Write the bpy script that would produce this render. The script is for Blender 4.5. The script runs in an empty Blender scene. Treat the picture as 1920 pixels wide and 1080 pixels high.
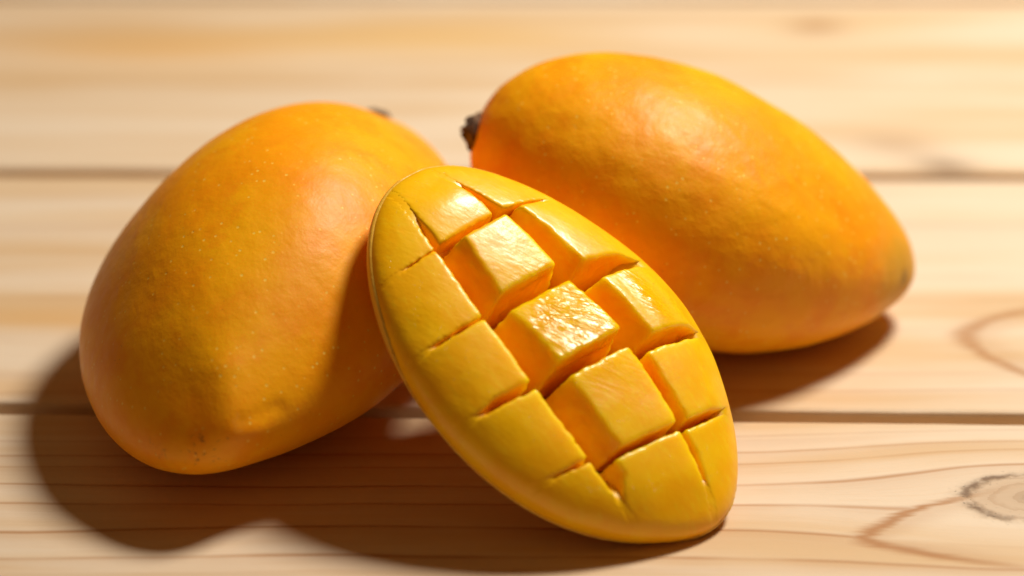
import bpy, math, random
import numpy as np
from mathutils import Matrix, Vector

scene = bpy.context.scene
COL = scene.collection
rad = math.radians

# ------------------------------------------------------------------ camera, world, lamp, exposure
cam_data = bpy.data.cameras.new('camera')
cam = bpy.data.objects.new('camera', cam_data)
COL.objects.link(cam)
PITCH, DIST = rad(26), 0.69
cam.location = (0, -DIST * math.cos(PITCH), DIST * math.sin(PITCH))
cam.rotation_euler = (rad(90) - PITCH, 0, 0)
cam_data.sensor_width = 36
cam_data.lens = 100
cam_data.clip_start, cam_data.clip_end = 0.02, 20
cam_data.dof.use_dof = True
cam_data.dof.focus_distance = 0.600
cam_data.dof.aperture_fstop = 6.0
cam_data.dof.aperture_blades = 0
scene.camera = cam

world = bpy.data.worlds.new('World')
scene.world = world
world.use_nodes = True
bg = world.node_tree.nodes['Background']
bg.inputs['Color'].default_value = (1.0, 0.50, 0.17, 1)
bg.inputs['Strength'].default_value = 0.11

LAMP_AZ, LAMP_EL, LAMP_D = rad(30), rad(61), 0.76
ld = bpy.data.lights.new('key_lamp', 'AREA')
ld.shape = 'DISK'
ld.size = 0.19
ld.energy = 7.9
ld.color = (1.0, 0.93, 0.80)
lamp = bpy.data.objects.new('key_lamp', ld)
COL.objects.link(lamp)
lamp.location = (LAMP_D * math.cos(LAMP_EL) * math.cos(LAMP_AZ), LAMP_D * math.cos(LAMP_EL) * math.sin(LAMP_AZ), LAMP_D * math.sin(LAMP_EL))
lamp.rotation_euler = (-Vector(lamp.location)).to_track_quat('-Z', 'Y').to_euler()

scene.view_settings.view_transform = 'Standard'
scene.view_settings.look = 'None'
scene.view_settings.exposure = 0
scene.view_settings.gamma = 1
scene.cycles.max_bounces = 10
scene.cycles.diffuse_bounces = 6
scene.cycles.use_denoising = True

# ------------------------------------------------------------------ helpers: node expressions
class Ex:
    """A value socket (or number) with arithmetic; builds Math nodes."""
    nt = None
    def __init__(self, s): self.s = s
    def _op(self, op, *o):
        n = Ex.nt.nodes.new('ShaderNodeMath'); n.operation = op
        for i, a in enumerate((self,) + o):
            a = a.s if isinstance(a, Ex) else a
            if isinstance(a, (int, float)): n.inputs[i].default_value = a
            else: Ex.nt.links.new(a, n.inputs[i])
        return Ex(n.outputs[0])
    def __add__(self, o): return self._op('ADD', o)
    __radd__ = __add__
    def __sub__(self, o): return self._op('SUBTRACT', o)
    def __rsub__(self, o): return (self * -1.0) + o
    def __mul__(self, o): return self._op('MULTIPLY', o)
    __rmul__ = __mul__
    def __truediv__(self, o): return self._op('DIVIDE', o)
    def pow(self, o): return self._op('POWER', o)
    def abs(self): return self._op('ABSOLUTE')
    def exp(self): return self._op('EXPONENT')
    def max(self, o): return self._op('MAXIMUM', o)
    def min(self, o): return self._op('MINIMUM', o)
    def sat(self): return self.max(0.0).min(1.0)
    def ss(self, a, b):
        n = Ex.nt.nodes.new('ShaderNodeMapRange'); n.interpolation_type = 'SMOOTHSTEP'
        Ex.nt.links.new(self.s, n.inputs['Value'])
        lo, hi, t0, t1 = (a, b, 0, 1) if a < b else (b, a, 1, 0)
        n.inputs['From Min'].default_value = lo; n.inputs['From Max'].default_value = hi
        n.inputs['To Min'].default_value = t0; n.inputs['To Max'].default_value = t1
        return Ex(n.outputs[0])
def gauss(e, w):
    q = e * (1.0 / w)
    return (q * q * -1.0).exp()
def new_mat(name):
    m = bpy.data.materials.new(name); m.use_nodes = True
    nt = m.node_tree; Ex.nt = nt
    b = nt.nodes['Principled BSDF']
    return m, nt, b
def coords(nt, scale=100.0):
    t = nt.nodes.new('ShaderNodeTexCoord')
    s = nt.nodes.new('ShaderNodeVectorMath'); s.operation = 'SCALE'; s.inputs['Scale'].default_value = scale
    nt.links.new(t.outputs['Object'], s.inputs[0])
    sep = nt.nodes.new('ShaderNodeSeparateXYZ'); nt.links.new(s.outputs[0], sep.inputs[0])
    return s.outputs[0], Ex(sep.outputs[0]), Ex(sep.outputs[1]), Ex(sep.outputs[2])
def vec(x, y, z):
    n = Ex.nt.nodes.new('ShaderNodeCombineXYZ')
    for i, a in enumerate((x, y, z)):
        a = a.s if isinstance(a, Ex) else a
        if isinstance(a, (int, float)): n.inputs[i].default_value = a
        else: Ex.nt.links.new(a, n.inputs[i])
    return n.outputs[0]
def noise(v, scale, detail=3, rough=0.5, dist=0.0):
    n = Ex.nt.nodes.new('ShaderNodeTexNoise')
    n.inputs['Scale'].default_value = scale; n.inputs['Detail'].default_value = detail
    n.inputs['Roughness'].default_value = rough; n.inputs['Distortion'].default_value = dist
    Ex.nt.links.new(v, n.inputs['Vector'])
    return Ex(n.outputs['Fac'])
def voro(v, scale, rnd=1.0):
    n = Ex.nt.nodes.new('ShaderNodeTexVoronoi'); n.inputs['Scale'].default_value = scale
    n.inputs['Randomness'].default_value = rnd
    Ex.nt.links.new(v, n.inputs['Vector'])
    return Ex(n.outputs['Distance']), n.outputs['Color']
def mix(fac, a, b):
    n = Ex.nt.nodes.new('ShaderNodeMix'); n.data_type = 'RGBA'
    f = fac.s if isinstance(fac, Ex) else fac
    if isinstance(f, (int, float)): n.inputs[0].default_value = f
    else: Ex.nt.links.new(f, n.inputs[0])
    for i, c in ((6, a), (7, b)):
        if isinstance(c, tuple): n.inputs[i].default_value = (*c, 1)
        else: Ex.nt.links.new(c, n.inputs[i])
    return n.outputs[2]
def bump(nt, h, strength, dist, normal=None):
    n = nt.nodes.new('ShaderNodeBump'); n.inputs['Strength'].default_value = strength
    n.inputs['Distance'].default_value = dist
    nt.links.new(h.s, n.inputs['Height'])
    if normal: nt.links.new(normal, n.inputs['Normal'])
    return n.outputs[0]

# ------------------------------------------------------------------ helpers: meshes
def mesh_obj(name, V, Fc, mat, parent=None, smooth=True):
    me = bpy.data.meshes.new(name)
    me.from_pydata([tuple(map(float, v)) for v in V], [], [tuple(map(int, f)) for f in Fc])
    me.materials.append(mat)
    if smooth: me.polygons.foreach_set('use_smooth', [True] * len(me.polygons))
    me.update()
    o = bpy.data.objects.new(name, me); COL.objects.link(o)
    if parent: o.parent = parent
    return o
def empty(name, label, cat, loc=(0, 0, 0), group=None):
    o = bpy.data.objects.new(name, None); COL.objects.link(o)
    o.empty_display_size = 0.02
    o.location = loc; o['label'] = label; o['category'] = cat
    if group: o['group'] = group
    return o
mm = 0.001
_rng = np.random.default_rng(5)
_LAT = _rng.random((64, 64, 64)).astype(np.float32) * 2 - 1
def vnoise(P, scale):
    """Smooth value noise of points P (n,3), -1..1."""
    Q = P * scale
    i = np.floor(Q).astype(int); f = Q - i; f = f * f * (3 - 2 * f)
    r = 0
    for dx in (0, 1):
        for dy in (0, 1):
            for dz in (0, 1):
                w = (f[..., 0] if dx else 1 - f[..., 0]) * (f[..., 1] if dy else 1 - f[..., 1]) * (f[..., 2] if dz else 1 - f[..., 2])
                r = r + w * _LAT[(i[..., 0] + dx) % 64, (i[..., 1] + dy) % 64, (i[..., 2] + dz) % 64]
    return r
def sstep(x, a, b):
    t = np.clip((x - a) / (b - a), 0, 1); return t * t * (3 - 2 * t)
def euler(a, b, c):
    ca, sa, cb, sb, cc, sc = math.cos(a), math.sin(a), math.cos(b), math.sin(b), math.cos(c), math.sin(c)
    Rx = np.array([[1, 0, 0], [0, ca, -sa], [0, sa, ca]]); Ry = np.array([[cb, 0, sb], [0, 1, 0], [-sb, 0, cb]]); Rz = np.array([[cc, -sc, 0], [sc, cc, 0], [0, 0, 1]])
    return Rz @ Ry @ Rx
def set_matrix(o, R, loc):
    M = Matrix([[*map(float, R[i]), float(loc[i])] for i in range(3)] + [[0, 0, 0, 1]])
    o.matrix_world = M

# ------------------------------------------------------------------ wood
LIGHT, MID, DARK = (0.76, 0.63, 0.485), (0.665, 0.465, 0.265), (0.40, 0.18, 0.06)
def wood(name, seed, lines=(), knots=(), vees=(), patches=(), cracks=(), generic=0.35, slope=0.0):
    m, nt, b = new_mat(name)
    v, x, y, z = coords(nt)
    lowv = vec(x * 0.07 + seed * 3.7, y * 0.25 + seed, z * 0.2)
    warp = noise(lowv, 1.0, 2) - 0.5
    wig = noise(vec(x * 0.35 + seed, y * 0.9, z), 1.0, 3) - 0.5
    g = y + warp * 0.9 + wig * 0.10 - x * slope
    for (kx, ky, sx, sy, K) in knots:
        dx, dy = x - kx, y - ky
        w = (((dx * (1 / sx)).pow(2.0) if False else (dx * (1 / sx)) * (dx * (1 / sx))) + (dy * (1 / sy)) * (dy * (1 / sy))) * -1.0
        g = g - dy * w.exp() * K
    # broad tone
    tone = noise(vec(x * 0.05 + seed * 5, g * 0.55, z * 0.3), 1.0, 3, 0.55)
    fib = noise(vec(x * 0.5 + seed, g * 16.0, z * 8), 1.0, 4, 0.65)
    fine = noise(vec(x * 2.5, y * 60.0, z * 30), 1.0, 2, 0.6)
    col = mix(tone.ss(0.36, 0.68) * 0.95, LIGHT, MID)
    col = mix((fib - 0.5).max(0.0) * 0.9, col, (0.62, 0.38, 0.18))
    col = mix((fine - 0.52).max(0.0) * 0.5, col, (0.55, 0.33, 0.15))
    # generic soft latewood bands
    fr = (g * 0.62 + seed * 0.37 + (noise(vec(g * 0.4, seed, x * 0.01), 1.0, 1) - 0.5) * 2.2)._op('FRACT')
    band = fr.ss(0.45, 0.97) * fr.ss(1.0, 0.97)
    lmask = noise(vec(x * 0.12 + seed * 9, g * 0.35, 0.0), 1.0, 2).ss(0.38, 0.62)
    line = band * lmask * generic
    for (yl, wd, amp) in lines:
        e = g - yl
        s1 = gauss(e, wd * 1.5)
        s2 = (e * -1.0).ss(-0.02, 0.0) * ((e * (1.0 / (wd * 9))).exp()).min(1.0) * 0.42
        brk = noise(vec(x * 0.28 + yl * 7, yl, 0.0), 1.0, 2).ss(0.25, 0.55)
        line = line.max((s1.max(s2)) * amp * (brk * 0.6 + 0.4))
    for (xv, yv, k1, k2, wd, amp, ep) in vees:
        dy = y - yv + wig * 0.25
        kk = dy.ss(-0.001, 0.001) * (k1 - k2) + k2
        ady = dy.abs() + 0.001
        h = x - xv - ady.pow(ep) * kk + (noise(vec(x * 1.2, y * 9.0, seed), 1.0, 3) - 0.5) * 0.45
        hn = h / (ady.pow(ep * 2 - 2) * kk * kk * ep * ep + 1.0).pow(0.5) + (fib - 0.5) * 0.22
        tipw = gauss(dy, 0.5) * 0.8 + 1.0
        ln = gauss(hn / tipw, wd).max(gauss(hn - wd * 1.3, wd * 2.6) * 0.30)
        inside = hn.ss(0.0, 0.12) * (x - xv).ss(9.0, 5.0)
        line = line * (inside * -0.85 + 1.0)
        fade = (x - xv).ss(4.5, 1.2)
        line = line.max(ln * amp * fade)
    col = mix(line.sat(), col, DARK)
    for (px, py, sx, sy, amp, c) in patches:
        dx, dy = (x - px + warp * 3.0) * (1 / sx), (y - py + warp * 0.8) * (1 / sy)
        col = mix(((dx * dx + dy * dy) * -1.0).exp() * amp, col, c)
    hb = fib * 0.5 + fine * 0.5 - line * 0.8
    for (kx, ky, rx, ry, amp) in [(k[0], k[1], k[2], k[3], k[4]) for k in cracks]:
        dx, dy = (x - kx) * (1 / rx), (y - ky) * (1 / ry)
        r = (dx * dx + dy * dy).pow(0.5) + (noise(v, 1.3, 3) - 0.5) * 0.35 + (noise(v, 7.0, 2) - 0.5) * 0.12
        inner = r.ss(1.0, 0.85)
        col = mix(r.ss(1.25, 0.5) * 0.6 * amp, col, (0.52, 0.37, 0.24))
        rings = (r * 3.4)._op('FRACT').ss(0.55, 0.95) * inner
        col = mix(rings * 0.22 * amp, col, (0.35, 0.20, 0.10))
        edge = gauss(r - 0.95, 0.12) * noise(v, 2.2, 3).ss(0.30, 0.58) * (dx * -0.5 + dy * 0.2 + 0.65).sat()
        col = mix(edge * 0.85 * amp, col, (0.22, 0.14, 0.085))
        speck = noise(v, 9.0, 3).ss(0.60, 0.72) * gauss(r - 0.93, 0.22)
        col = mix(speck * 0.7 * amp, col, (0.13, 0.10, 0.07))
        core = gauss(r, 0.22)
        col = mix(core * 0.5 * amp, col, (0.25, 0.15, 0.08))
        hb = hb - edge * 1.5
    nt.links.new(col, b.inputs['Base Color'])
    rr = (fib * 0.25 + 0.42)
    nt.links.new(rr.s, b.inputs['Roughness'])
    b.inputs['Specular IOR Level'].default_value = 0.35
    nt.links.new(bump(nt, hb, 0.22, 0.0006), b.inputs['Normal'])
    return m

table = empty('table', 'pale pine plank tabletop with narrow joints under the mangoes', 'table')
def edge_line(k):
    """Front edge of plank k in metres: y0 + s*x (k=0 the nearest plank in the picture)."""
    ys = {-2: (-0.3270, -0.012), -1: (-0.1960, -0.018), 0: (-0.0632, -0.0228), 1: (0.0688, -0.0103), 2: (0.2035, -0.006), 3: (0.335, 0.0), 4: (0.467, 0.002), 5: (0.60, 0.0)}
    return ys[k]
def plank(k, mat):
    """Plank between joint k-1 (front) and joint k (back): a board with bevelled edges and a tongue under its front joint."""
    (y0, s0), (y1, s1) = edge_line(k - 1), edge_line(k)
    gap = 0.0048
    n = 180
    xs = np.linspace(-0.62, 0.62, n)
    def wob(x, seed): return vnoise(np.array([[x * 1.0, seed, 0.3]]), 45.0)[0] * 0.00022 + vnoise(np.array([[x, seed, 7.1]]), 160.0)[0] * 0.00012
    V, Fc = [], []
    m = 12
    for x in xs:
        a = y0 + s0 * x + gap / 2 + wob(x, k * 3.1); c = y1 + s1 * x - gap / 2 + wob(x, k * 5.3 + 1)
        bv = 0.0011
        prof = [(a + bv, 0), (a + bv * 0.3, -bv * 0.35), (a, -bv), (a, -0.0052), (a - gap * 0.93, -0.0052), (a - gap * 0.93, -0.02),
                (c - gap, -0.02), (c - gap, -0.0075), (c, -0.0045), (c, -bv), (c - bv * 0.3, -bv * 0.35), (c - bv, 0)]
        V += [(x, yy, zz) for yy, zz in prof]
    for i in range(n - 1):
        for j in range(m):
            a0, a1 = i * m + j, i * m + (j + 1) % m
            Fc.append((a0, a0 + m, a1 + m, a1))
    Fc.append(tuple(range(m))); Fc.append(tuple(range((n - 1) * m, n * m))[::-1])
    o = mesh_obj('plank', V, Fc, mat, table, smooth=False)
    return o
plank(-1, wood('pine_far_front', 11.3, lines=[(-24, .05, .5), (-27.5, .05, .5), (-31, .05, .4)]))
plank(0, wood('pine_front', 1.7,
    lines=[(-7.55, .03, .35), (-8.25, .035, .55), (-8.75, .03, .45), (-9.5, .035, .75), (-10.3, .04, .62), (-11.35, .045, .8), (-12.45, .045, .75), (-13.6, .05, .6), (-15.2, .05, .6), (-17.0, .05, .5)],
    knots=[(11.2, -10.15, 4.2, 2.2, 0.95)], vees=[(7.25, -11.7, 1.1, 2.4, .15, .9, 1.5)],
    cracks=[(10.95, -10.1, 1.5, 1.0, 1.2)], generic=0.2))
plank(1, wood('pine_middle', 4.2,
    lines=[(-5.3, .05, .35), (-4.5, .05, .22), (-0.6, .1, .2), (3.6, .12, .25)],
    vees=[(10.65, -2.6, .9, .35, .2, .75, 1.9)],
    patches=[(-11.5, -1.7, 6.0, 0.55, .55, (0.66, 0.38, 0.13)), (-10, -5.0, 5, .4, .35, (0.70, 0.42, 0.17))], generic=0.15))
plank(2, wood('pine_back', 7.9,
    lines=[(13.5, .2, .12)],
    patches=[(-10.5, 16.0, 5.5, 1.3, .75, (0.72, 0.41, 0.13)), (-2.5, 16.8, 6.0, 1.2, .6, (0.74, 0.47, 0.17)), (-13, 17.5, 5, 2.0, .5, (0.62, 0.40, 0.20)), (9.0, 17.6, 3.2, 0.9, .55, (0.66, 0.43, 0.19)), (8.9, 17.8, 0.9, 0.55, .8, (0.42, 0.23, 0.11)),
             (10.4, 8.9, 1.3, 0.9, .75, (0.52, 0.36, 0.23)), (11.5, 7.4, 0.9, 0.6, .8, (0.30, 0.20, 0.13))], generic=0.05))
plank(3, wood('pine_rear', 2.9, lines=[(25, .1, .4), (30, .1, .4)]))
plank(4, wood('pine_rear_far', 8.8, lines=[(37, .1, .4), (43, .1, .4)]))
plank(5, wood('pine_rear_last', 5.6, lines=[(50, .1, .4), (56, .1, .4)]))

# ------------------------------------------------------------------ whole mangoes
PM = [[-0.05152705, -0.04475503, 0.10067676, 0.3813559, -1.7603811, 0.07097365, 0.04166864, 0.02940693, 0.07419058, -0.32955186, 0.00415776, -0.00427073, -0.00985808, 0.04547427, -0.12611027, -0.1385567, -0.06708216, 0.02739717, 0.02838131, -0.06576027, 0.02814189, 0.01470086, -0.06439407, 0.0676696],
      [0.04257701, -0.02378364, 0.35980507, -0.04143745, 0.02675734, 0.05488904, 0.03640562, 0.02954143, -0.16081648, -0.10401261, 0.004618, 0.00066329, 0.01395966, -0.03566254, -0.00686193, 0.03462282, 0.0096746, 0.05377754, 0.05019276, -0.04014788, 0.03753144, -0.03331983, 0.04407078, 0.00282195]]
def harm(n):
    x, y, z = n[..., 0], n[..., 1], n[..., 2]
    return np.stack([x*y, x*z, y*z, x*x*y, x*x*z, x*y*z, x*(y*y-z*z), y*(y*y-3*z*z), z*(z*z-3*y*y), y**4+z**4-6*y*y*z*z, x**3*y, x**3*z], -1)
def mango_shape(p, TH, PH):
    A, By, Bz, a1, a2, by, bz = p[:7]
    c, s = np.cos(TH), np.sin(TH)
    rho = s * (1 + a1 * c + a2 * c * c)
    n = np.stack([c + 0 * PH, s * np.cos(PH), s * np.sin(PH)], -1)
    m = 1 + harm(n) @ np.array(p[7:])
    return np.stack([A * c * m, By * rho * np.cos(PH) * m + by * c * c, Bz * rho * np.sin(PH) * m + bz * c * c], -1)
def skin_mat(name, seed, tip=None, tipr=1.6, green=0.0, tip_c=(0.30, 0.17, 0.03), specks=None, rip=0.5):
    m, nt, b = new_mat(name)
    v, x, y, z = coords(nt)
    vo = vec(x + seed, y, z)
    big = noise(vo, 0.42, 3, 0.55)
    med = noise(vo, 0.95, 5, 0.62)
    col = mix(big.ss(0.35, 0.66), (0.92, 0.33, 0.001), (0.95, 0.42, 0.002))
    col = mix(med.ss(0.45, 0.68) * 0.6, col, (0.88, 0.275, 0.001))
    # lenticels: pale pores everywhere, brown ones here and there
    d, c = voro(vo, 4.4)
    sel = noise(vo, 0.8, 2).ss(0.33, 0.56)
    dots = d.ss(0.19, 0.08) * sel
    col = mix(dots * 0.8, col, (0.97, 0.64, 0.10))
    d2, c2 = voro(vec(x + seed + 3, y + 1, z), 6.5)
    sel2 = noise(vo, 0.65, 2).ss(0.50, 0.66)
    col = mix(d2.ss(0.14, 0.05) * sel2 * 0.6, col, (0.36, 0.12, 0.012))
    if tip:
        dx, dy, dz = x - tip[0], y - tip[1], z - tip[2]
        r = (dx * dx + dy * dy + dz * dz).pow(0.5) + (noise(vo, 2.0, 3) - 0.5) * 0.8
        if green:
            col = mix(r.ss(tipr * 1.6, tipr * 0.4) * green, col, (0.50, 0.30, 0.01))
        col = mix(r.ss(tipr * 0.35, 0.0) * 0.85, col, tip_c)
    if specks:
        for (sx, sy, sz, sr, amp) in specks:
            dx, dy, dz = x - sx, y - sy, z - sz
            r = (dx * dx + dy * dy + dz * dz).pow(0.5)
            k = noise(vo, 7.0, 3, 0.6).ss(0.56, 0.66) * r.ss(sr, sr * 0.3)
            col = mix(k * amp, col, (0.20, 0.09, 0.02))
    nt.links.new(col, b.inputs['Base Color'])
    rough = noise(vo, 3.0, 3) * 0.16 + 0.38
    nt.links.new(rough.s, b.inputs['Roughness'])
    b.inputs['Specular IOR Level'].default_value = 0.24
    b.inputs['Subsurface Weight'].default_value = 0.11
    b.inputs['Subsurface Radius'].default_value = (1.0, 0.35, 0.05)
    b.inputs['Subsurface Scale'].default_value = 0.004
    h = noise(vo, 2.3, 3, 0.5) * rip + noise(vo, 14.0, 2) * 0.06 + dots * -0.05
    nt.links.new(bump(nt, h, 0.33, 0.0015), b.inputs['Normal'])
    return m
def stem_mat():
    m, nt, b = new_mat('dry_stem')
    v, x, y, z = coords(nt)
    n = noise(v, 6.0, 4, 0.65)
    nt.links.new(mix(n.ss(0.4, 0.65), (0.05, 0.022, 0.012), (0.24, 0.13, 0.07)), b.inputs['Base Color'])
    b.inputs['Roughness'].default_value = 0.85
    nt.links.new(bump(nt, n, 0.8, 0.0012), b.inputs['Normal'])
    return m
STEM = stem_mat()
def whole_mango(p, label, mat, local_bumps=None, sink=0.0, stem_tilt=(0, 0), stem_len=0.0045, stem_r=0.0028):
    R = euler(p[3], p[2], p[4])
    th = np.linspace(0, np.pi, 161); ph = np.linspace(0, 2 * np.pi, 224, endpoint=False)
    TH, PH = np.meshgrid(th, ph, indexing='ij')
    S = mango_shape(p[5:], TH, PH)
    t36 = np.meshgrid(np.linspace(0, np.pi, 36), np.linspace(0, 2 * np.pi, 48, endpoint=False), indexing='ij')
    zmin = (mango_shape(p[5:], *t36).reshape(-1, 3) @ R.T)[:, 2].min()
    if local_bumps is not None:
        nrm = S / np.linalg.norm(S, axis=-1, keepdims=True)
        S = S + nrm * local_bumps(S, nrm)[..., None]
    # low lumps
    nn = S / np.linalg.norm(S, axis=-1, keepdims=True)
    P = S + 0.3 + p[0]
    S = S + nn * (vnoise(P, 55.0) * 0.00035 + vnoise(P + .7, 130.0) * 0.00010)[..., None]
    nt_, npn = len(th), len(ph)
    V = [S[0].mean(0)]
    V += list(S[1:-1].reshape(-1, 3)); V.append(S[-1].mean(0))
    Fc = []
    idx = lambda i, j: 1 + (i - 1) * npn + (j % npn)
    for j in range(npn):
        Fc.append((0, idx(1, j), idx(1, j + 1)))
        Fc.append((len(V) - 1, idx(nt_ - 2, j + 1), idx(nt_ - 2, j)))
    for i in range(1, nt_ - 2):
        for j in range(npn):
            Fc.append((idx(i, j), idx(i + 1, j), idx(i + 1, j + 1), idx(i, j + 1)))
    e = empty('mango', label, 'mango', group='whole ripe mangoes on the planks')
    zs = (np.array(V) @ R.T)[:, 2].min()
    o = mesh_obj('mango_skin', V, Fc, mat, e)
    # dry stem stub with a torn disc at its foot
    base = np.array(V[-1]); ax = -np.array([1.0, 0, 0]) + np.array([0, stem_tilt[0], stem_tilt[1]]); ax /= np.linalg.norm(ax); base = base - ax * sink
    u = np.cross(ax, [0, 0, 1]); u /= np.linalg.norm(u); w = np.cross(ax, u)
    SV, SF = [], []; k = 20
    prof = [(-0.0015, 1.75), (0.0004, 1.7), (0.0011, 1.25), (0.0022, 0.95), (stem_len * 0.7, 0.85), (stem_len, 0.95), (stem_len + 0.0004, 0.6), (stem_len - 0.0006, 0.25)]
    for q, (h, rr) in enumerate(prof):
        for j in range(k):
            a = 2 * math.pi * j / k
            jit = 1 + 0.22 * vnoise(np.array([[math.cos(a) * 2 + q * .2, math.sin(a) * 2, p[0] * 100]]), 1.0)[0]
            pt = base + ax * (h + (0.0007 * vnoise(np.array([[a, q, 3.3]]), 1.5)[0] if q > 3 else 0)) + (u * math.cos(a) + w * math.sin(a)) * stem_r * rr * jit
            SV.append(pt)
    for q in range(len(prof) - 1):
        for j in range(k):
            SF.append((q * k + j, q * k + (j + 1) % k, (q + 1) * k + (j + 1) % k, (q + 1) * k + j))
    SF.append(tuple(range((len(prof) - 1) * k, len(prof) * k)))
    mesh_obj('stem', SV, SF, STEM, e)
    set_matrix(e, R, (p[0], p[1], -zs))
    return e
def front_bumps(S, n):
    P = S * 100
    def g(c, r): return np.exp(-(((P - np.array(c)) / r) ** 2).sum(-1))
    def seg(a, b, r):
        a, b = np.array(a), np.array(b); t = np.clip(((P - a) @ (b - a)) / ((b - a) @ (b - a)), 0, 1)
        return np.exp(-((P - a - t[..., None] * (b - a)) ** 2).sum(-1) / r ** 2)
    return mm * (1.3 * seg((6.1, .85, .85), (6.8, .82, -.02), .55) + 0.5 * g((6.55, 1.15, -.4), .36) - 0.4 * seg((6.66, 1.02, -.06), (6.1, 1.5, -.3), .17)
                 - 1.9 * g((6.6, -.6, .75), 1.25) - 0.7 * g((3.45, 1.15, 2.31), 1.5) - 0.4 * g((4.6, 2.2, 1.2), 1.0))
def back_bumps(S, n):
    Q = S + 0.31
    return mm * (0.22 * vnoise(Q * np.array([1, 1.5, 1.5]), 95.0) + 0.12 * vnoise(Q + .4, 190.0))
whole_mango(PM[0], 'whole golden mango at left, blunt speckled beak toward the viewer, cut half leaning on it', skin_mat('skin_front', 2.0, tip=(6.74, .88, -.07), tipr=.6, tip_c=(0.72, 0.42, 0.12), specks=[(7.21, .1, -.24, .6, .6), (7.05, -.97, -.08, .45, .35), (6.95, .5, -.25, .4, .4)]), front_bumps, sink=0.0016, stem_len=0.0018, stem_r=0.0026)
whole_mango(PM[1], 'whole golden mango lying sideways behind the cut half, greenish tip pointing right', skin_mat('skin_back', 9.0, tip=(5.05, -.5, .33), tipr=1.1, green=0.65, rip=0.8), back_bumps, stem_len=0.0024, stem_r=0.0027)

# ------------------------------------------------------------------ cut mango cheek
PC = [0.01513772, -0.09334798, -0.29332071, -0.14840064, -0.03931893, 0.04806078, 0.0328743, 0.01030339, 0.01006937]
HC = np.array([-0.08699981, -0.04804214, -0.09602429, -0.00259207, -0.11741185, 0.13627977, 0.04076405, -0.07495812, -0.04485235, 0.05957117, 0.00171184, 0.07743385])
RC = np.array([[0.60501, 0.7234, 0.33266], [-0.54297, 0.68043, -0.49214], [-0.58236, 0.11713, 0.80445]])
_u, _s, _vt = np.linalg.svd(RC); RC = _u @ _vt
LC = np.array([PC[0], PC[1], 0.02643585])
PW = 2.3
def hcf(x, y):
    t = HC
    return 1 + t[0]*x + t[1]*x**3 + t[2]*y + t[3]*y**3 + t[4]*x*x + t[5]*x**4 + t[6]*x*y + t[7]*x*x*y + t[8]*x*y*y + t[9]*x**3*y + t[10]*x*y**3 + t[11]*x**4*y
def body(P):
    """Scaled implicit of the cheek (metres, <0 inside) at local points P."""
    q0, q1 = P[..., 0] / PC[5], P[..., 1] / PC[6]
    q2 = P[..., 2] / np.where(P[..., 2] > 0, PC[7], PC[8] * (1 + 1.9 * sstep(P[..., 1], -0.022, 0.018) * np.clip((0.005 - P[..., 0]) / 0.025, 0, 1)))
    r = np.sqrt(q0**2 + q1**2 + q2**2) + 1e-9
    return ((q0**2 + q1**2) ** (PW / 2) + np.abs(q2) ** PW) ** (1 / PW) - hcf(q0 / r, q1 / r)
def rho(P):
    q0, q1 = P[..., 0] / PC[5], P[..., 1] / PC[6]
    r = np.sqrt(q0**2 + q1**2) + 1e-9
    return r / hcf(q0 / r, q1 / r)
def to_dist(F, h):
    g = np.gradient(F, h); n = np.sqrt(g[0]**2 + g[1]**2 + g[2]**2)
    return F / np.maximum(n, 5.0)
def smax(a, b, k):
    h = np.clip(0.5 - 0.5 * (b - a) / k, 0, 1)
    return b * (1 - h) + a * h + k * h * (1 - h)
def grid(lo, hi, h):
    ax = [np.arange(lo[i], hi[i] + h, h) for i in range(3)]
    return np.stack(np.meshgrid(*ax, indexing='ij'), -1)
def surface_nets(F, lo, h):
    """Naive surface nets of the zero level of F -> vertices, quads (outward)."""
    S = F < 0
    nx, ny, nz = F.shape
    acc = np.zeros((nx - 1, ny - 1, nz - 1, 3)); cnt = np.zeros((nx - 1, ny - 1, nz - 1))
    I, J, K = np.meshgrid(np.arange(nx - 1), np.arange(ny - 1), np.arange(nz - 1), indexing='ij')
    base = np.stack([I, J, K], -1).astype(float)
    for axis in range(3):
        o1, o2 = [a for a in range(3) if a != axis]
        for a in (0, 1):
            for b_ in (0, 1):
                d = [0, 0, 0]; d[o1] = a; d[o2] = b_
                e = d.copy(); e[axis] = 1
                sl = lambda t: tuple(slice(t[i], F.shape[i] - 1 + t[i]) for i in range(3))
                f0, f1 = F[sl(d)], F[sl(e)]
                c = (f0 < 0) != (f1 < 0)
                t = np.where(c, f0 / np.where(c, f0 - f1, 1), 0)
                off = np.zeros(f0.shape + (3,)); off[..., o1] = a; off[..., o2] = b_; off[..., axis] = t
                acc += np.where(c[..., None], base + off, 0); cnt += c
    act = cnt > 0
    vid = -np.ones(act.shape, int); vid[act] = np.arange(act.sum())
    V = acc[act] / cnt[act][:, None] * h + np.array(lo)
    Q = []
    for axis in range(3):
        o1, o2 = (axis + 1) % 3, (axis + 2) % 3
        s0 = [slice(None)] * 3; s1 = [slice(None)] * 3
        s0[axis] = slice(0, -1); s1[axis] = slice(1, None)
        for o in (o1, o2): s0[o] = slice(1, -1); s1[o] = slice(1, -1)
        a, b_ = S[tuple(s0)], S[tuple(s1)]
        ch = np.argwhere(a != b_)
        ins = a[a != b_]
        ch[:, o1] += 1; ch[:, o2] += 1
        def cell(d1, d2):
            c = ch.copy(); c[:, o1] -= d1; c[:, o2] -= d2
            return vid[c[:, 0], c[:, 1], c[:, 2]]
        q = np.stack([cell(1, 1), cell(0, 1), cell(0, 0), cell(1, 0)], 1)
        q = np.where(ins[:, None], q, q[:, ::-1])
        Q.append(q)
    return V, np.concatenate(Q)

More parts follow.
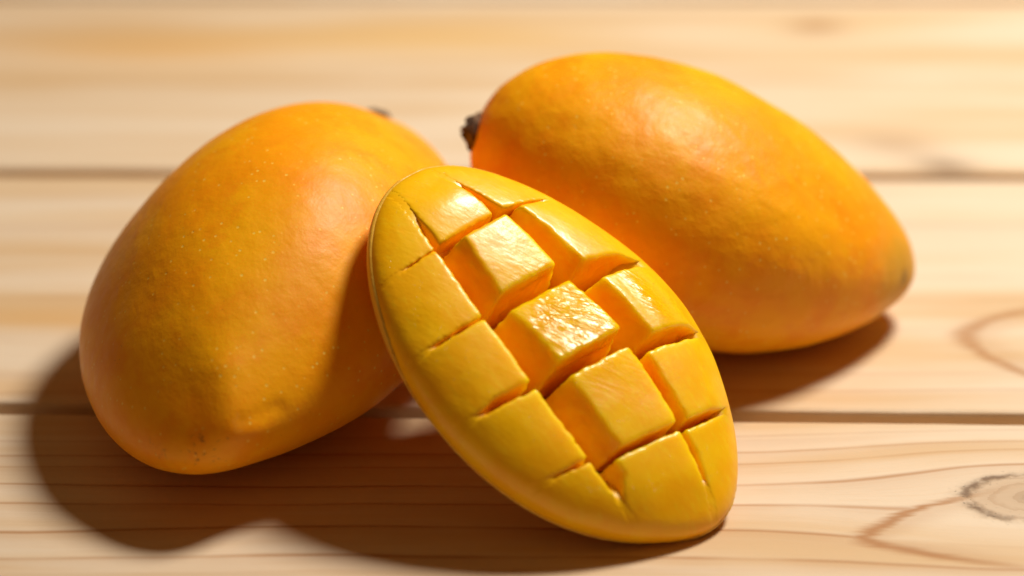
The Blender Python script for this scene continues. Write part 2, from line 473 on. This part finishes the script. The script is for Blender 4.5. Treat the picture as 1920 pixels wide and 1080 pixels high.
def flesh_mat(name, sss):
    m, nt, b = new_mat(name)
    v, x, y, z = coords(nt)
    n1 = noise(v, 1.1, 3, 0.55)
    n2 = noise(vec(x * 3.0, y * 9.0, z * 3.0), 1.0, 3, 0.6)
    col = mix(n1.ss(0.35, 0.65), (0.99, 0.48, 0.001), (0.99, 0.55, 0.002))
    col = mix(n2.ss(0.50, 0.72) * 0.5, col, (0.98, 0.62, 0.012))
    nt.links.new(col, b.inputs['Base Color'])
    b.inputs['Specular IOR Level'].default_value = 0.34
    wet = (gauss(x + 0.75, 1.15) * gauss(y + 0.2, 1.0)).max(gauss(x + 0.5, 0.8) * gauss(y - 1.75, 0.22) * 0.8) * z.ss(0.75, 0.95)
    damp = noise(v, 1.3, 2).ss(0.45, 0.65)
    rgh = (noise(v, 2.5, 3) * 0.12 + 0.32 - damp * 0.05) * (wet * -0.72 + 1.0)
    nt.links.new(rgh.s, b.inputs['Roughness'])
    er = ((x * (1 / 4.6)) * (x * (1 / 4.6)) + (y * (1 / 3.25)) * (y * (1 / 3.25))).pow(0.5)
    nt.links.new((er.ss(0.92, 0.62) * sss).s, b.inputs['Subsurface Weight'])
    b.inputs['Subsurface Radius'].default_value = (0.64, 0.60, 0.06)
    b.inputs['Subsurface Scale'].default_value = 0.009
    fv = vec(x * 3.0 + y * 1.5, y * 9.0 - x * 4.0, z * 5.0)
    fibre = noise(fv, 1.0, 3, 0.5, 0.6)
    h = noise(v, 3.0, 2) * 0.35 + noise(v, 22.0, 2) * 0.05 + fibre * 0.13
    n1 = bump(nt, h, 0.42, 0.0008)
    ridge = noise(vec(x * 0.8 + y * 0.55, y * 3.6 - x * 2.4, z * 0.8), 1.0, 3, 0.55, 1.1) * wet
    nt.links.new(bump(nt, ridge, 1.0, 0.0014, n1), b.inputs['Normal'])
    b.inputs['Coat Weight'].default_value = 0.11
    b.inputs['Coat Roughness'].default_value = 0.13
    grain = voro(v, 11.0)[0].ss(0.42, 0.10) * noise(v, 2.2, 3).ss(0.50, 0.66) * (wet * -1.0 + 1.0) + noise(v, 3.0, 2) * 0.4 + ridge * 1.6
    nt.links.new(bump(nt, grain, 0.5, 0.0009), b.inputs['Coat Normal'])
    return m
def cheek_skin_mat():
    m, nt, b = new_mat('cheek_skin')
    v, x, y, z = coords(nt)
    n = noise(v, 1.2, 3)
    nt.links.new(mix(n.ss(0.35, 0.65), (0.80, 0.50, 0.07), (0.82, 0.44, 0.04)), b.inputs['Base Color'])
    b.inputs['Roughness'].default_value = 0.42
    nt.links.new(bump(nt, noise(v, 12.0, 2), 0.2, 0.0006), b.inputs['Normal'])
    return m
FLESH, BED, RIND = flesh_mat('mango_flesh', 1.0), flesh_mat('mango_flesh_bed', 1.0), cheek_skin_mat()
cheek = empty('mango_half', 'cut mango half scored into yellow cubes, leaning on the left whole mango', 'cut mango')
mm = 0.001
LO, HI = np.array([-56, -42, -27]) * mm, np.array([52, 38, 16]) * mm
cutA = lambda u: (-19.0 + 0.0022 * (u / mm - 2) ** 2) * mm
cutB = lambda u: (5.0 - 0.0024 * (u / mm + 2) ** 2) * mm
def floor_depth(P, R):
    """How far the cuts go below the bulged face: deep in the middle, nothing at the rim."""
    u = P[..., 0] / mm
    end = sstep(u, 24, 42) * 0.07 + sstep(-u, 36, 50) * 0.03
    return 11.5 * mm * (1 - sstep(R + end, 0.48, 0.91))
def wob(P, s=1.0):
    return (vnoise(P + 0.5, 420.0) * 0.20 + vnoise(P + 0.9, 1000.0) * 0.16) * mm * s
# flesh bed: the cheek with its inside sunk to the floor of the cuts
h = 0.55 * mm
G = grid(LO, HI, h)
Rg = rho(G)
dome = to_dist(body(G), h)
sunk = to_dist(body(np.stack([G[..., 0], G[..., 1], np.maximum(G[..., 2] + floor_depth(G, Rg), 0.0)], -1)), h)
bed = np.maximum(dome, sunk) + vnoise(G + .2, 160.0) * 0.12 * mm
V, Q = surface_nets(bed, LO, h)
mesh_obj('flesh', V, Q, BED, cheek)
# skin: the outside of the cheek up to the cut rim
uu, vv = G[..., 0] / mm, G[..., 1] / mm
wr = -3.0 + 4.4 * sstep(-uu - 0.3 * vv, 16, 44) + 4.0 * sstep(uu + 0.4 * vv, 34, 46)
skin = smax(dome - 0.4 * mm, G[..., 2] - wr * mm, 0.4 * mm)
V, Q = surface_nets(skin, LO, h)
mesh_obj('mango_skin', V, Q, RIND, cheek)
# cubes: (column, u0, slope0, u1 top, u1 at the foot, slope1, left wall lean in mm, raise in mm)
CELLS = [
    ('L', -60, 0, -36.4, -36.4, 0.00, 0, 0.1), ('L', -36.2, 0.0, -18.4, -18.2, 0.05, 0, 0.3), ('L', -17.7, 0.05, -1.3, -0.3, 0.13, 0, 0.7),
    ('L', 0.6, 0.13, 18.1, 18.3, 0.17, 0, 0.5), ('L', 18.8, 0.17, 60, 60, 0, 0, 0.1),
    ('M', -60, 0, -37.2, -36.4, 0.0, 1.5, 0.5, -0.16), ('M', -35.2, 0.0, -20.0, -17.6, 0.0, 5.0, 1.6, -0.07), ('M', -16.2, 0.0, -0.6, 1.0, 0.03, 5.2, 1.9, 0.19),
    ('M', 2.4, 0.05, 20.7, 21.0, 0.10, 6.0, 1.4), ('M', 22.2, 0.12, 60, 60, 0, 4.0, 0.8),
    ('R', -60, 0, -37.0, -36.6, 0.12, 1.5, 0.3), ('R', -36.2, 0.12, -18.5, -15.2, 0.12, 5.5, 1.0), ('R', -13.6, 0.12, 2.6, 4.4, 0.13, 5.8, 1.6, 0.06),
    ('R', 5.6, 0.13, 22.2, 22.8, 0.08, 2.5, 1.0), ('R', 23.8, 0.08, 60, 60, 0, 1.0, 0.2)]
hc_ = 0.5 * mm
for (colm, u0, s0, u1t, u1b, s1, lean, rise, *tl) in CELLS:
    tilt = tl[0] if tl else 0.0
    ua, ub = max(u0 - 3, -56) * mm, min(max(u1t, u1b) + 5, 52) * mm
    vr = {'L': (-42, -13), 'M': (-22, 9), 'R': (-3, 38)}[colm]
    lo = np.array([ua, vr[0] * mm, -6 * mm]); hi = np.array([ub, vr[1] * mm, 15 * mm])
    P = grid(lo, hi, hc_)
    R = rho(P)
    cushion = rise * mm * (1 - sstep(R, 0.72, 0.93)) + (tilt * (P[..., 0] - (max(u0, -48) + min(u1b, 40)) / 2 * mm)) * (1 - sstep(R, 0.75, 0.93)) + 0.03 * mm
    top = to_dist(body(np.stack([P[..., 0], P[..., 1], P[..., 2] - cushion], -1)), hc_)
    u, v, w = P[..., 0], P[..., 1], P[..., 2]
    wt = np.clip((w / mm + 2) / 12.0, 0, 1.15)
    vref = {'L': -19, 'M': -6, 'R': 6}[colm] * mm
    n = wob(P) * (0.15 + 0.85 * (1 - sstep(R, 0.72, 0.89)))
    d = top + vnoise(P + .2, 160.0) * 0.12 * mm
    rimk = 1 - sstep(R, 0.72, 0.89)
    k = 0.55 * mm * rimk + 0.01 * mm
    if u0 > -59: d = smax(d, (u0 * mm + s0 * (v - vref)) - u + n, k)
    if u1t < 59:
        ue = (u1b + (u1t - u1b) * wt * rimk) * mm
        d = smax(d, (u - (ue + s1 * (v - vref))) * (12 / math.hypot(12, u1t - u1b)) + n, k)
    if colm == 'L': d = smax(d, v - (cutA(u) - 0.2 * mm) + n, k)
    if colm == 'M':
        d = smax(d, (cutA(u) + 0.5 * mm + lean * mm * wt * rimk - v) * (12 / math.hypot(12, lean)) + n, k)
        d = smax(d, v - (cutB(u) - 0.3 * mm) + n, k)
    if colm == 'R': d = smax(d, (cutB(u) + 0.4 * mm + lean * mm * wt * rimk - v) * (12 / math.hypot(12, lean)) + n, k)
    V, Q = surface_nets(np.pad(d, 1, constant_values=1.0), lo - hc_, hc_)
    mesh_obj('flesh_cube', V, Q, FLESH, cheek)
set_matrix(cheek, RC, LC)
